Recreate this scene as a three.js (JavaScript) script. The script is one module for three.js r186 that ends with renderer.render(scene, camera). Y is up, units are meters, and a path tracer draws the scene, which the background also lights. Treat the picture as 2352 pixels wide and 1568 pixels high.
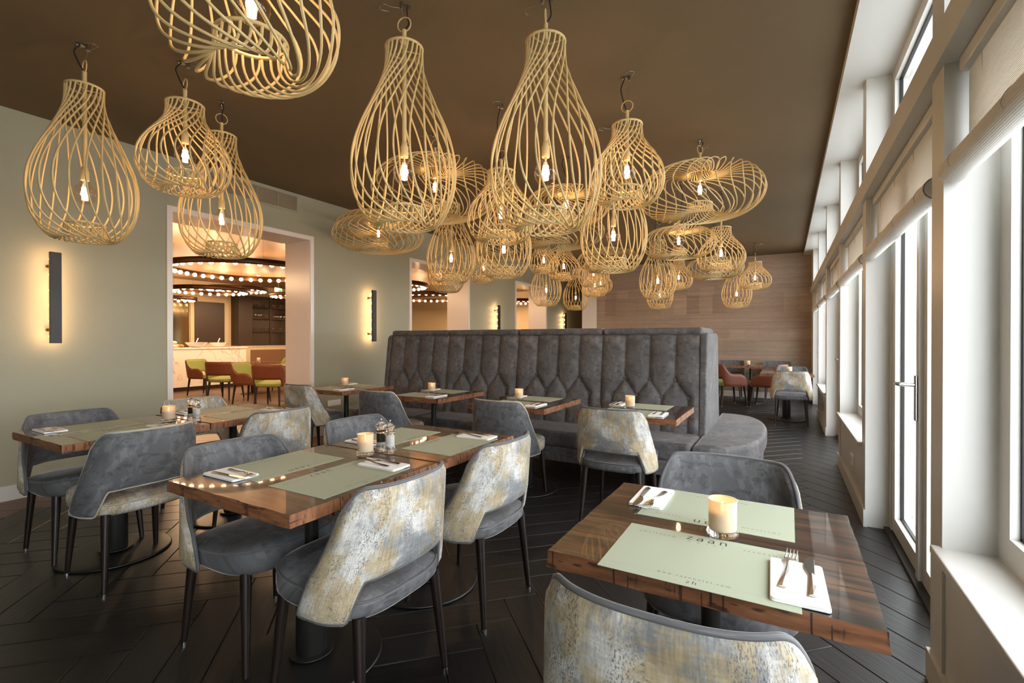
import * as THREE from 'three';
import { mergeGeometries } from 'three/addons/utils/BufferGeometryUtils.js';
import { RoundedBoxGeometry } from 'three/addons/geometries/RoundedBoxGeometry.js';
import { RectAreaLightUniformsLib } from 'three/addons/lights/RectAreaLightUniformsLib.js';

// ---------------------------------------------------------------- camera, sky, exposure
RectAreaLightUniformsLib.init();
const scene = new THREE.Scene();
const camera = new THREE.PerspectiveCamera(2 * Math.atan(784 / 1100) * 180 / Math.PI, 1.5, 0.05, 200);
camera.position.set(0, 1.3, 0);
camera.rotation.order = 'YXZ';
camera.rotation.set(-0.0045, 29.7 * Math.PI / 180, 0);
scene.add(camera);
scene.background = new THREE.Color(0.93, 0.97, 1.0);   // even overcast sky
scene.backgroundIntensity = 12.5;
const renderer = new THREE.WebGLRenderer({ antialias: true });
renderer.toneMapping = THREE.LinearToneMapping;
renderer.toneMappingExposure = 0.76;
renderer.shadowMap.enabled = true;
const WARM = new THREE.Color(1.0, 0.66, 0.4);           // filament lamps
const PENDANT_CD = 0.24, SCONCE_CD = 0.16, RING_CD = 2.1, CANDLE_CD = 0.004;

// ---------------------------------------------------------------- helpers
const rng = (s) => () => { s = (s + 0x6d2b79f5) | 0; let t = Math.imul(s ^ (s >>> 15), 1 | s); t = (t + Math.imul(t ^ (t >>> 7), 61 | t)) ^ t; return ((t ^ (t >>> 14)) >>> 0) / 4294967296; };
const lerp = (a, b, t) => a + (b - a) * t, clamp = (x, a = 0, b = 1) => Math.min(b, Math.max(a, x));
const sstep = (a, b, x) => { const t = clamp((x - a) / (b - a)); return t * t * (3 - 2 * t); };
const taken = new Map();
const numbered = (n) => { const k = taken.get(n) ?? 0; taken.set(n, k + 1); return k ? n + '_' + String(k).padStart(3, '0') : n; };
function sh(m) { m.castShadow = true; m.receiveShadow = true; return m; }
function tag(o, label, category, group, kind) {
  if (label) o.userData.label = label;
  if (category) o.userData.category = category;
  if (group) o.userData.group = group;
  if (kind) o.userData.kind = kind;
  return o;
}
function thing(name, label, category, pos = [0, 0, 0], turn = 0, group) {
  const o = new THREE.Group(); o.name = numbered(name); scene.add(o);
  o.position.set(...pos); o.rotation.y = turn;
  return tag(o, label, category, group);
}
function part(name, geo, mat, parent, pos, rot) {
  const m = sh(new THREE.Mesh(geo, mat)); m.name = parent ? name : numbered(name);
  if (pos) m.position.set(...pos);
  if (rot) m.rotation.set(...rot);
  (parent ?? scene).add(m); return m;
}
function solo(name, geo, mat, label, category, pos, group, rot) { return tag(part(name, geo, mat, null, pos, rot), label, category, group); }
function struct(name, geo, mat, label) { const m = part(name, geo, mat, null); m.userData.kind = 'structure'; m.userData.label = label; m.userData.category = name.split('_')[0]; return m; }
function bx(x0, x1, y0, y1, z0, z1) {
  const g = new THREE.BoxGeometry(Math.abs(x1 - x0), Math.abs(y1 - y0), Math.abs(z1 - z0));
  return g.translate((x0 + x1) / 2, (y0 + y1) / 2, (z0 + z1) / 2);
}
// uv in metres from position and dominant normal
function metric(g) {
  g = g.index ? g.toNonIndexed() : g; const p = g.attributes.position, n = g.attributes.normal, uv = new Float32Array(p.count * 2);
  for (let i = 0; i < p.count; i++) {
    const ax = Math.abs(n.getX(i)), ay = Math.abs(n.getY(i)), az = Math.abs(n.getZ(i));
    if (ay >= ax && ay >= az) { uv[2 * i] = p.getX(i); uv[2 * i + 1] = p.getZ(i); }
    else if (ax >= az) { uv[2 * i] = p.getZ(i); uv[2 * i + 1] = p.getY(i); }
    else { uv[2 * i] = p.getX(i); uv[2 * i + 1] = p.getY(i); }
  }
  return g.setAttribute('uv', new THREE.BufferAttribute(uv, 2));
}
const merged = (list) => mergeGeometries(list.map((g) => metric(g)));
const rbox = (w, h, d, r = 0.005, s = 2) => new RoundedBoxGeometry(w, h, d, s, r);
const cyl = (r0, r1, h, s = 20) => new THREE.CylinderGeometry(r0, r1, h, s);
const tube = (pts, r, n = 32, s = 6, closed = false) => new THREE.TubeGeometry(new THREE.CatmullRomCurve3(pts.map((p) => new THREE.Vector3(...p)), closed), n, r, s, closed);
const lathe = (pts, s = 28) => new THREE.LatheGeometry(pts.map((p) => new THREE.Vector2(...p)), s);
function rod(a, b, r0, r1 = r0, s = 12) {
  const A = new THREE.Vector3(...a), B = new THREE.Vector3(...b), d = B.clone().sub(A), g = new THREE.CylinderGeometry(r1, r0, d.length(), s);
  g.applyQuaternion(new THREE.Quaternion().setFromUnitVectors(new THREE.Vector3(0, 1, 0), d.normalize()));
  return g.translate((A.x + B.x) / 2, (A.y + B.y) / 2, (A.z + B.z) / 2);
}

// ---------------------------------------------------------------- noise and textures
const HASH = (() => { const r = rng(77), a = new Float32Array(65536); for (let i = 0; i < a.length; i++) a[i] = r(); return a; })();
function vnoise(x, y, px, py, seed) {
  const ix = Math.floor(x), iy = Math.floor(y), fx = x - ix, fy = y - iy, u = fx * fx * (3 - 2 * fx), v = fy * fy * (3 - 2 * fy);
  const m = (a, b) => ((a % b) + b) % b, x0 = m(ix, px), x1 = m(ix + 1, px), y0 = m(iy, py), y1 = m(iy + 1, py);
  const h = (a, b) => HASH[(a * 131 + b * 7919 + seed * 3571) & 65535];
  return lerp(lerp(h(x0, y0), h(x1, y0), u), lerp(h(x0, y1), h(x1, y1), u), v);
}
function fbm(u, v, fx, fy, oct, seed) { let s = 0, a = 0.5, t = 0; for (let i = 0; i < oct; i++) { s += a * vnoise(u * fx, v * fy, fx, fy, seed + i); t += a; a *= 0.5; fx *= 2; fy *= 2; } return s / t; }
function dataTex(w, h, fn, srgb = true) {
  const d = new Uint8Array(w * h * 4);
  for (let y = 0; y < h; y++) for (let x = 0; x < w; x++) {
    const c = fn((x + 0.5) / w, (y + 0.5) / h, x, y), i = (y * w + x) * 4;
    d[i] = clamp(c[0], 0, 255); d[i + 1] = clamp(c[1], 0, 255); d[i + 2] = clamp(c[2], 0, 255); d[i + 3] = 255;
  }
  const t = new THREE.DataTexture(d, w, h); t.wrapS = t.wrapT = THREE.RepeatWrapping; t.magFilter = THREE.LinearFilter; t.minFilter = THREE.LinearMipmapLinearFilter; t.generateMipmaps = true;
  if (srgb) t.colorSpace = THREE.SRGBColorSpace;
  t.needsUpdate = true; return t;
}
const rep = (t, a, b = a) => { const c = t.clone(); c.repeat.set(a, b); c.needsUpdate = true; return c; };
const mix3 = (a, b, t) => [lerp(a[0], b[0], t), lerp(a[1], b[1], t), lerp(a[2], b[2], t)];
const grey = (v) => [v * 255, v * 255, v * 255];

const goldTex = dataTex(1024, 1024, (u, v) => {
  const warp = fbm(u, v, 7, 6, 3, 40) * 0.12, gr = fbm(u, v, 160, 110, 2, 45) - 0.5;
  let c = mix3([136, 138, 140], [216, 214, 208], sstep(0.26, 0.70, fbm(u + warp, v + warp, 8, 7, 5, 1) + gr * 0.26));
  const g = sstep(0.44, 0.68, fbm(u - warp, v + warp * 0.6, 8, 6, 5, 9) + gr * 0.26);
  c = mix3(c, [176, 152, 108], g * 0.66);
  c = mix3(c, [72, 73, 75], sstep(0.52, 0.78, fbm(u, v, 200, 120, 2, 21)) * 0.6 * sstep(0.40, 0.66, fbm(u + warp, v, 8, 7, 4, 33)));
  const w = 1 + 0.22 * (fbm(u, v, 150, 14, 2, 50) - 0.5) + 0.12 * (fbm(u, v, 24, 150, 2, 55) - 0.5);
  return c.map((x) => x * w);
});
const velvetTex = dataTex(1024, 1024, (u, v) => {   // brushed pile: soft cloudy nap with small stroke marks
  const w = fbm(u, v, 5, 5, 3, 61) * 0.2, n = fbm(u + w, v + w * 0.7, 6, 5, 4, 64), s1 = fbm(u + w * 0.5, v - w, 14, 34, 3, 67), s2 = fbm(u - w, v + w, 30, 12, 3, 72);
  const k = (98 + 46 * (n - 0.5) - 16 * sstep(0.56, 0.74, s1) + 14 * sstep(0.57, 0.74, s2)) * (1 + 0.07 * (fbm(u, v, 240, 240, 1, 70) - 0.5));
  return [k, k * 1.005, k * 1.02];
});
const woodTex = dataTex(1024, 1024, (u, v) => {           // old barn wood: long grain, weathered streaks, checks
  const w = 0.04 * (fbm(u, v, 3, 8, 3, 5) - 0.5), g = fbm(u, v + w, 4, 64, 4, 2), f = fbm(u, v + w, 10, 250, 2, 12);
  let c = mix3([30, 19, 12], [96, 66, 43], sstep(0.30, 0.70, g * 0.7 + f * 0.3));
  c = mix3(c, [138, 106, 76], sstep(0.52, 0.72, fbm(u, v + w, 6, 26, 4, 17)) * 0.55);
  c = mix3(c, [17, 11, 7], sstep(0.61, 0.70, fbm(u, v + w, 5, 46, 3, 30)) * 0.9);
  return mix3(c, [24, 15, 9], sstep(0.66, 0.8, fbm(u, v, 7, 7, 3, 36)) * 0.6);
});
const edgeTex = dataTex(512, 512, (u, v) => {
  let c = mix3([120, 72, 42], [196, 134, 88], fbm(u, v, 6, 40, 4, 3));
  c = mix3(c, [44, 24, 14], 0.8 * sstep(0.68, 0.76, fbm(u, v, 60, 5, 3, 8)) * sstep(0.45, 0.62, fbm(u, v, 9, 4, 2, 13)));
  return mix3(c, [60, 34, 20], sstep(0.62, 0.75, fbm(u, v, 9, 30, 3, 19)) * 0.7);
});
const floorTex = dataTex(512, 512, (u, v) => {
  const g = fbm(u, v, 4, 80, 4, 90), k = lerp(24, 40, g) * (1 + 0.25 * (fbm(u, v, 3, 3, 3, 95) - 0.5));
  return [k, k * 1.0, k * 1.02];
});
const floorBump = dataTex(512, 512, (u, v) => grey(0.55 * fbm(u, v, 5, 90, 4, 90) + 0.45 * fbm(u, v, 14, 200, 2, 97)), false);
const paintBump = dataTex(256, 256, (u, v) => grey(0.5 * fbm(u, v, 16, 16, 4, 101) + 0.5 * fbm(u, v, 100, 100, 1, 105)), false);
const paperTex = dataTex(1024, 1024, (u, v) => {          // grasscloth wallpaper: bands of streaks alternating with rows of square sheets
  const rows = [0, 0.10, 0.16, 0.29, 0.42, 0.48, 0.60, 0.74, 0.80, 0.92, 1.0001]; let r = 0; while (v > rows[r + 1]) r++;
  const sq = r % 3 === 1 || r === 6, n = sq ? 9 : 4, off = HASH[r * 53 + 7], cu = u * n + off, ci = ((Math.floor(cu) % n) + n) % n, fu = cu - Math.floor(cu), fv = (v - rows[r]) / (rows[r + 1] - rows[r]);
  const tone = HASH[(r * 97 + ci * 31 + 11) & 65535], streak = fbm(u, v, 3, 90, 3, 140), fine = fbm(u, v, 40, 300, 2, 150);
  let k = 0.88 + (sq ? 0.16 : 0.04) * (tone - 0.5) + 0.15 * (streak - 0.5) + 0.10 * (fine - 0.5);
  k += 0.06 * sstep(0.95, 0.99, fv) + 0.02 * (sq ? sstep(0.975, 1, fu) : 0);
  return [174 * k, 153 * k, 135 * k];
});
const marbleTex = dataTex(512, 512, (u, v) => {
  const w = fbm(u, v, 3, 3, 4, 160) * 0.6, n = Math.abs(fbm(u + w, v + w, 4, 4, 5, 166) - 0.5);
  return mix3([204, 194, 184], [234, 228, 220], sstep(0, 0.035, n));
});
const brownTex = dataTex(256, 256, (u, v) => { const k = 1 + 0.25 * (fbm(u, v, 30, 30, 3, 171) - 0.5); return [112 * k, 62 * k, 40 * k]; });
const matTex = (() => {
  const c = document.createElement('canvas'); c.width = 1260; c.height = 900; const x = c.getContext('2d');
  x.fillStyle = '#a0a893'; x.fillRect(0, 0, 1260, 900);
  x.strokeStyle = '#8d9a80'; x.lineWidth = 3;
  x.beginPath(); x.moveTo(60, 88); x.lineTo(440, 88); x.moveTo(820, 88); x.lineTo(1200, 88); x.moveTo(60, 800); x.lineTo(420, 800); x.moveTo(840, 800); x.lineTo(1200, 800); x.stroke();
  const text = (s, cx, y, px, gap, font, col) => { x.font = px + 'px ' + font; x.fillStyle = col; const w = [...s].map((ch) => x.measureText(ch).width + gap), t = w.reduce((a, b) => a + b, -gap); let p = cx - t / 2; [...s].forEach((ch, i) => { x.fillText(ch, p, y); p += w[i]; }); };
  text('zaan', 630, 118, 118, 22, 'bold serif', '#2c322c');
  text('HOTEL', 630, 168, 34, 42, 'sans-serif', '#66705e');
  text('AMSTERDAM', 250, 138, 34, 12, 'sans-serif', '#5c6654');
  text('ZAANDAM', 1010, 138, 34, 12, 'sans-serif', '#5c6654');
  text('www.zaanhotel.com', 630, 790, 34, 10, 'sans-serif', '#4c564a');
  text('zh', 630, 856, 56, 12, 'bold serif', '#2c322c');
  const t = new THREE.CanvasTexture(c); t.colorSpace = THREE.SRGBColorSpace; return t;
})();

// ---------------------------------------------------------------- materials
const std = (o) => new THREE.MeshStandardMaterial(o), phys = (o) => new THREE.MeshPhysicalMaterial(o);
const M = {
  sage: std({ color: 0x9c9982, roughness: 0.55, bumpMap: rep(paintBump, 2.5), bumpScale: 0.0006 }),
  ceiling: std({ color: 0x63533a, roughness: 0.8, bumpMap: rep(paintBump, 2), bumpScale: 0.0006 }),
  white: std({ color: 0xc8c8c4, roughness: 0.32 }),
  jamb: std({ color: 0xe2dad2, roughness: 0.22, bumpMap: rep(paintBump, 1.2), bumpScale: 0.0008 }),
  cream: std({ color: 0xcdbf9f, roughness: 0.6 }),
  warmceil: std({ color: 0x8a6a48, roughness: 0.45 }),
  paper: std({ map: rep(paperTex, 1 / 2.6, 1 / 3.165), roughness: 0.5, metalness: 0.15 }),
  floor: phys({ map: floorTex, bumpMap: floorBump, bumpScale: 0.0012, roughness: 0.38 }),
  subfloor: std({ color: 0x0b0b0b, roughness: 0.9 }),
  warmfloor: std({ color: 0x5e4430, roughness: 0.4, bumpMap: floorBump, bumpScale: 0.001 }),
  velvet: phys({ map: rep(velvetTex, 1 / 0.62), color: 0xe8e8ea, roughness: 0.8, sheen: 1, sheenColor: new THREE.Color(1, 1, 1), sheenRoughness: 0.4 }),
  velvetBench: phys({ map: rep(velvetTex, 1 / 0.75), color: 0xdcd6d4, roughness: 0.8, sheen: 1, sheenColor: new THREE.Color(0.85, 0.84, 0.84), sheenRoughness: 0.36 }),
  gold: std({ map: rep(goldTex, 1 / 0.52), color: 0xececec, roughness: 0.6 }),
  leather: std({ map: rep(brownTex, 4), roughness: 0.5 }),
  green: phys({ color: 0x8a9452, roughness: 0.7, sheen: 0.8, sheenColor: new THREE.Color(0.4, 0.42, 0.2), sheenRoughness: 0.4 }),
  black: std({ color: 0x1d1c1b, roughness: 0.42 }),
  legwood: std({ color: 0x1e1512, roughness: 0.35 }),
  steel: std({ color: 0xb9b9b8, roughness: 0.22, metalness: 1 }),
  wood: phys({ map: rep(woodTex, 1 / 0.9), color: 0xdcdcdc, roughness: 0.5, clearcoat: 1, clearcoatRoughness: 0.03 }),
  edge: std({ map: rep(edgeTex, 1 / 0.4), color: 0xc8c8c6, roughness: 0.65 }),
  rattan: std({ color: 0xc6ac76, roughness: 0.5 }),
  cord: std({ color: 0x14110f, roughness: 0.8 }),
  glass: phys({ color: 0xffffff, transmission: 1, roughness: 0, thickness: 0, ior: 1.5 }),
  bulbglass: phys({ color: 0xfff4ea, transmission: 1, roughness: 0, thickness: 0, ior: 1.45 }),
  filament: std({ color: 0xffd9b0, emissive: new THREE.Color(1.0, 0.72, 0.42), emissiveIntensity: 30 }),
  offfil: std({ color: 0xb58c50, roughness: 0.5 }),
  globe: std({ color: 0xfff0dc, emissive: new THREE.Color(1.0, 0.78, 0.5), emissiveIntensity: 9 }),
  gasket: std({ color: 0x10120f, roughness: 0.6 }),
  blind: phys({ color: 0xe6e2da, roughness: 1, transmission: 0.3, thickness: 0 }),
  paperMat: std({ map: matTex, roughness: 0.7 }),
  matback: std({ color: 0xa0a893, roughness: 0.7 }),
  napkin: std({ color: 0xf2f1ee, roughness: 0.85 }),
  frosted: phys({ color: 0xf0e0c4, roughness: 0.55, transmission: 0.55, thickness: 0 }),
  clear: phys({ color: 0xffffff, transmission: 1, roughness: 0.02, thickness: 0.01, ior: 1.47 }),
  wax: std({ color: 0xf0e4c8, roughness: 0.6 }),
  flame: std({ color: 0xffe0a0, emissive: new THREE.Color(1, 0.62, 0.25), emissiveIntensity: 14 }),
  pepper: std({ color: 0x2a2019, roughness: 0.9 }), salt: std({ color: 0xf4f3f0, roughness: 0.9 }),
  marble: std({ map: rep(marbleTex, 0.6), roughness: 0.25 }),
  darkcab: std({ color: 0x2e2018, roughness: 0.35 }),
  brownpanel: std({ color: 0x7a5a3e, roughness: 0.5 }),
  bronze: std({ color: 0x4a3524, roughness: 0.35, metalness: 0.7 }),
  terrace: std({ color: 0xb9bab8, roughness: 0.9 }),
  signgreen: std({ color: 0x1f9a4e, emissive: new THREE.Color(0.05, 0.45, 0.16), emissiveIntensity: 1 }),
  plastic: std({ color: 0xeeeeec, roughness: 0.35 }),
  bread: std({ color: 0xc98f4e, roughness: 0.8 }),
};

// ================================================================ THE SETTING
const XL = -5.445, XR = 0.485, H = 3.165, ZB = -12.0;
const OPEN = [[-4.165, -2.538], [-7.782, -6.143], [-11.32, -9.744]], OH = 2.605;
{ // left wall with three cased openings
  const segs = [], t0 = -5.93; let z = 3.0;
  for (const [a, b] of [[-4.165, -2.538], [-7.782, -6.143], [-11.32, -9.744]]) { segs.push(bx(t0, XL, -0.013, H, z, b + 0.012)); segs.push(bx(t0, XL, OH + 0.012, H, b + 0.012, a - 0.012)); z = a - 0.012; }
  segs.push(bx(t0, XL, -0.013, H, z, -14.2));
  struct('wall_left', merged(segs), M.sage, 'sage green plaster wall with three tall cased openings');
  const bb = []; let zz = 3.0; for (const [a, b] of [...OPEN, [-15, -14.0]]) { bb.push(bx(XL, XL + 0.015, 0, 0.12, zz, b + 0.055)); zz = a - 0.055; }
  struct('baseboard_left', merged(bb), M.white, 'white baseboard along the sage green wall');
  OPEN.forEach(([a, b], i) => {
    const o = new THREE.Group(); o.name = 'trim_' + (i + 1); scene.add(o);
    tag(o, ['white casing of the opening nearest the camera in the sage wall', 'white casing of the middle opening in the sage wall', 'white casing of the farthest opening in the sage wall'][i], 'trim', null, 'structure');
    part('jamb_lining', metric(bx(-5.95, XL + 0.004, 0, OH, b, b + 0.012)), M.jamb, o);
    part('jamb_lining', metric(bx(-5.95, XL + 0.004, 0, OH, a - 0.012, a)), M.jamb, o);
    part('head_lining', metric(bx(-5.95, XL + 0.004, OH, OH + 0.012, a - 0.012, b + 0.012)), M.jamb, o);
    part('architrave', metric(bx(XL, XL + 0.014, 0, OH + 0.055, b + 0.004, b + 0.055)), M.jamb, o);
    part('architrave', metric(bx(XL, XL + 0.014, 0, OH + 0.055, a - 0.055, a - 0.004)), M.jamb, o);
    part('architrave', metric(bx(XL, XL + 0.014, OH + 0.004, OH + 0.055, a - 0.004, b + 0.004)), M.jamb, o);
  });
}
struct('ceiling', metric(bx(-5.93, 0.34, H, H + 0.15, -14.2, 3.0)), M.ceiling, 'dark taupe painted ceiling over the dining room');
struct('wall_back', metric(bx(-4.29, 1.0, -0.013, H, ZB - 0.2, ZB)), M.paper, 'back wall papered in streaked brown grasscloth');
struct('baseboard_back', metric(bx(-4.29, 0.48, 0, 0.13, ZB, ZB + 0.015)), M.white, 'white baseboard under the brown papered wall');
struct('trim_4', metric(bx(-4.69, -4.29, 0, H, ZB - 0.2, ZB + 0.02)), M.jamb, 'pale pillar at the left end of the brown papered wall');
struct('wall_passage', metric(bx(-5.93, -4.29, -0.15, H, -14.4, -14.2)), M.cream, 'cream end wall of the passage behind the pillar');
struct('wall_passage_side', metric(bx(-4.29, -4.1, 0, H, -14.2, ZB - 0.2)), M.cream, 'cream side wall of the passage behind the pillar');
struct('wall_front', metric(bx(-5.93, 1.0, -0.15, H, 3.0, 3.2)), M.sage, 'sage green wall behind the camera');

// ---- floor: herringbone of dark boards, 175 mm wide and 0.9 m long
const floor = struct('floor', metric(bx(-5.93, 0.72, -0.15, -0.013, -14.2, 3.0)), M.subfloor, 'dark herringbone plank floor');
{
  const L = 0.905, w = 0.175, g = 0.0025, c = 0.003, r = rng(5);
  const plankGeo = (u0, v0) => {           // chamfered board, uv in metres along the grain
    const a = L / 2 - g / 2, b = w / 2 - g / 2, P = [], U = [], q = (...v) => { for (const i of [0, 1, 2, 0, 2, 3]) { P.push(...v[i]); U.push((v[i][0] + u0) / 0.9, (v[i][2] + v0) / 0.9); } };
    const T = [[-a + c, 0, b - c], [a - c, 0, b - c], [a - c, 0, -b + c], [-a + c, 0, -b + c]], S = [[-a, -c, b], [a, -c, b], [a, -c, -b], [-a, -c, -b]], B = S.map(([x, , z]) => [x, -0.013, z]);
    q(...T); for (let i = 0; i < 4; i++) { const j = (i + 1) % 4; q(S[i], S[j], T[j], T[i]); q(B[i], B[j], S[j], S[i]); }
    const geo = new THREE.BufferGeometry(); geo.setAttribute('position', new THREE.Float32BufferAttribute(P, 3)); geo.setAttribute('uv', new THREE.Float32BufferAttribute(U, 2)); geo.computeVertexNormals(); return geo;
  };
  const geos = [0, 1, 2, 3, 4, 5].map((k) => plankGeo(k * 0.37, k * 0.19));
  const mats = [0xffffff, 0xd8d8dc, 0xf0ece8].map((k) => { const m = M.floor.clone(); m.color = new THREE.Color(k); return m; });
  const q = Math.SQRT1_2, all = [], warm = [], x0 = -1.74, z0 = -1.30;
  const S = Math.sin(29.7 * Math.PI / 180), C = Math.cos(29.7 * Math.PI / 180);
  for (let i = -150; i <= 150; i++) for (let j = -14; j <= 8; j++) for (const vert of [0, 1]) {
    const u = i * w + j * L + (vert ? L + w / 2 : L / 2), v = i * w - j * L + (vert ? w - L / 2 : w / 2);
    const x = x0 + (u - v) * q, z = z0 - (u + v) * q;      // e1 runs along z, e2 along x
    if (z > 3.0 || z < -14.2 || x > 0.9) continue;
    const turn = vert ? -Math.PI / 4 : Math.PI / 4, d = -S * x - C * z, l = C * x - S * z;
    if (x < -5.2) { if (x > -14.6) warm.push([x, z, turn]); continue; }
    all.push({ x, z, turn, seen: d > 0.7 && Math.abs(l) < d * 1.25 + 0.3, d });
  }
  all.sort((a, b) => (b.seen - a.seen) || a.d - b.d);
  all.slice(0, 300).forEach((p) => { const m = part('floor_plank', geos[Math.floor(r() * 6)], mats[Math.floor(r() * 3)], floor, [p.x, 0, p.z], [0, p.turn, 0]); m.castShadow = false; });
  const inst = (name, list, mat, parent) => { const im = new THREE.InstancedMesh(geos[0], mat, list.length), m4 = new THREE.Matrix4(); list.forEach(([x, z, t], k) => im.setMatrixAt(k, m4.makeRotationY(t).setPosition(x, 0, z))); im.name = name; im.userData.kind = 'stuff'; im.receiveShadow = true; parent.add(im); };
  inst('far_floor_planks', all.slice(300).map((p) => [p.x, p.z, p.turn]), M.floor, floor);
  const f2 = struct('floor', metric(bx(-14.8, -5.93, -0.15, -0.013, -15.0, 0.8)), M.subfloor, 'brown plank floor of the room beyond the openings');
  inst('floor_boards', warm, M.warmfloor, f2);
}

// ---- right wall: posts, transom rail, sills, windows and French doors in 1.8 m bays
const POST = [3.1, 1.3, -0.5, -2.305, -4.185, -5.95, -7.8, -9.6, -11.4], PW = 0.0775;
{
  const wall = [], SOFF = 3.10;
  for (const z of POST) wall.push(bx(XR, 0.74, -0.15, SOFF, z - PW, z + PW));
  wall.push(bx(XR, 0.74, -0.15, SOFF, ZB - 0.2, -11.4 - PW + 0.001));
  for (let k = 0; k < POST.length - 1; k += 2) wall.push(bx(0.495, 0.74, -0.15, 0.53, POST[k + 1] + PW, POST[k] - PW));
  struct('wall_right', merged(wall), M.white, 'white painted window wall with posts');
  struct('trim_5', metric(bx(0.462, 0.72, 2.27, 2.395, ZB, 3.1)), M.white, 'white transom rail running above the windows and doors');
  struct('trim_6', metric(bx(0.34, 0.95, SOFF, H + 0.15, ZB - 0.2, 3.2)), M.white, 'white soffit between the dark ceiling and the windows');
  const bb = []; for (let k = 0; k < POST.length - 1; k += 2) bb.push(bx(0.474, 0.497, 0, 0.115, POST[k + 1] - PW - 0.012, Math.min(3, POST[k] + PW + 0.012)));
  struct('baseboard_right', merged(bb), M.white, 'white baseboard below the window sills');
  const frame = (o, z0, z1, y0, y1, w, x0, x1, name = 'frame') => part(name, merged([bx(x0, x1, y0, y1, z0, z0 + w), bx(x0, x1, y0, y1, z1 - w, z1), bx(x0, x1, y0, y0 + w, z0 + w, z1 - w), bx(x0, x1, y1 - w, y1, z0 + w, z1 - w)]), M.white, o);
  const pane = (o, z0, z1, y0, y1, w) => {
    const gk = part('gasket', merged([bx(0.655, 0.672, y0 + w, y1 - w, z0 + w, z0 + w + 0.01), bx(0.655, 0.672, y0 + w, y1 - w, z1 - w - 0.01, z1 - w), bx(0.655, 0.672, y0 + w, y0 + w + 0.01, z0 + w, z1 - w), bx(0.655, 0.672, y1 - w - 0.01, y1 - w, z0 + w, z1 - w)]), M.gasket, o);
    const g = new THREE.PlaneGeometry(z1 - z0 - 2 * w, y1 - y0 - 2 * w); g.rotateY(-Math.PI / 2); part('pane', g, M.glass, o, [0.665, (y0 + y1) / 2, (z0 + z1) / 2]); return gk;
  };
  let wn = 1, dn = 1;
  const where = ['behind the camera', 'beside the camera', 'nearest the camera on the right', '', '', '', '', ''];
  for (let k = 0; k < POST.length - 1; k++) {
    const z1 = POST[k] - PW, z0 = POST[k + 1] + PW, far = ['behind the camera', 'just behind the camera', 'at the right edge, nearest the camera', 'second from the camera', 'third from the camera', 'fourth from the camera', 'fifth from the camera', 'farthest away'][k];
    const grp = (name, label, cat) => { const o = new THREE.Group(); o.name = name; scene.add(o); return tag(o, label, cat, null, 'structure'); };
    const c = grp('window_' + wn++, 'white framed clerestory window above the rail, bay ' + far, 'window');
    frame(c, z0, z1, 2.395, SOFF, 0.075, 0.63, 0.71); pane(c, z0, z1, 2.395, SOFF, 0.075);
    if (k % 2 === 0) {
      const o = grp('window_' + wn++, 'tall white framed window over a sill, bay ' + far, 'window');
      frame(o, z0, z1, 0.56, 2.27, 0.095, 0.63, 0.71); pane(o, z0, z1, 0.56, 2.27, 0.095);
      part('sill', metric(rbox(0.275, 0.03, z1 - z0 + (k ? 0.05 : 0), 0.006).translate(0.5925, 0.545, (z0 + z1) / 2)), M.white, o);
    } else {
      const o = grp('door_' + dn++, 'white glazed double door to the terrace, bay ' + far, 'door'), mid = (z0 + z1) / 2;
      part('frame', merged([bx(0.62, 0.72, 0, 2.27, z0, z0 + 0.05), bx(0.62, 0.72, 0, 2.27, z1 - 0.05, z1), bx(0.62, 0.72, 2.22, 2.27, z0 + 0.05, z1 - 0.05)]), M.white, o);
      for (const [a, b] of [[z0 + 0.052, mid - 0.004], [mid + 0.004, z1 - 0.052]]) { const lf = frame(o, a, b, 0.03, 2.218, 0.095, 0.625, 0.70, 'door_leaf'); pane(lf, a, b, 0.03, 2.218, 0.095); }
      part('astragal', metric(bx(0.605, 0.626, 0.04, 2.2, mid - 0.03, mid + 0.03)), M.white, o);
      part('threshold', metric(bx(0.59, 0.74, -0.15, 0.02, z0, z1)), M.black, o);
      const h = part('handle_plate', rbox(0.012, 0.24, 0.032, 0.005).translate(0.598, 0.99, mid - 0.0), M.steel, o);
      part('lever', mergeGeometries([rod([0.592, 1.06, mid], [0.535, 1.06, mid], 0.011), tube([[0.537, 1.06, mid], [0.53, 1.06, mid - 0.02], [0.53, 1.058, mid - 0.07], [0.535, 1.056, mid - 0.125]], 0.0105, 20, 10)]), M.steel, h);
    }
  }
}
solo('terrace', metric(bx(0.74, 40, -0.3, -0.08, -40, 20)), M.terrace, 'pale grey terrace outside the windows', 'terrace').userData.kind = 'structure';

// ---- the room beyond the openings
struct('ceiling', metric(bx(-14.8, -5.93, 3.0, 3.2, -15.0, 0.8)), M.warmceil, 'bronze brown ceiling of the room beyond');
struct('wall_far_left', metric(bx(-15.0, -14.8, -0.15, 3.0, -15.0, 0.8)), M.cream, 'cream far wall of the room beyond, behind the buffet');
struct('wall_far_end', metric(bx(-14.8, -5.93, -0.15, 3.0, -15.2, -15.0)), M.cream, 'cream end wall of the room beyond');
struct('wall_far_front', metric(bx(-14.8, -5.93, -0.15, 3.0, 0.8, 1.0)), M.cream, 'cream front wall of the room beyond');
struct('wall_far_side', merged([bx(-5.95, -5.931, OH + 0.02, 3.0, -15, 0.8), bx(-5.95, -5.931, -0.15, 3.0, -2.52, 0.8), bx(-5.95, -5.931, -0.15, 3.0, -6.12, -4.18), bx(-5.95, -5.931, -0.15, 3.0, -9.72, -7.80), bx(-5.95, -5.931, -0.15, 3.0, -15, -11.34)]), M.cream, 'cream side of the wall with the openings');

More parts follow.
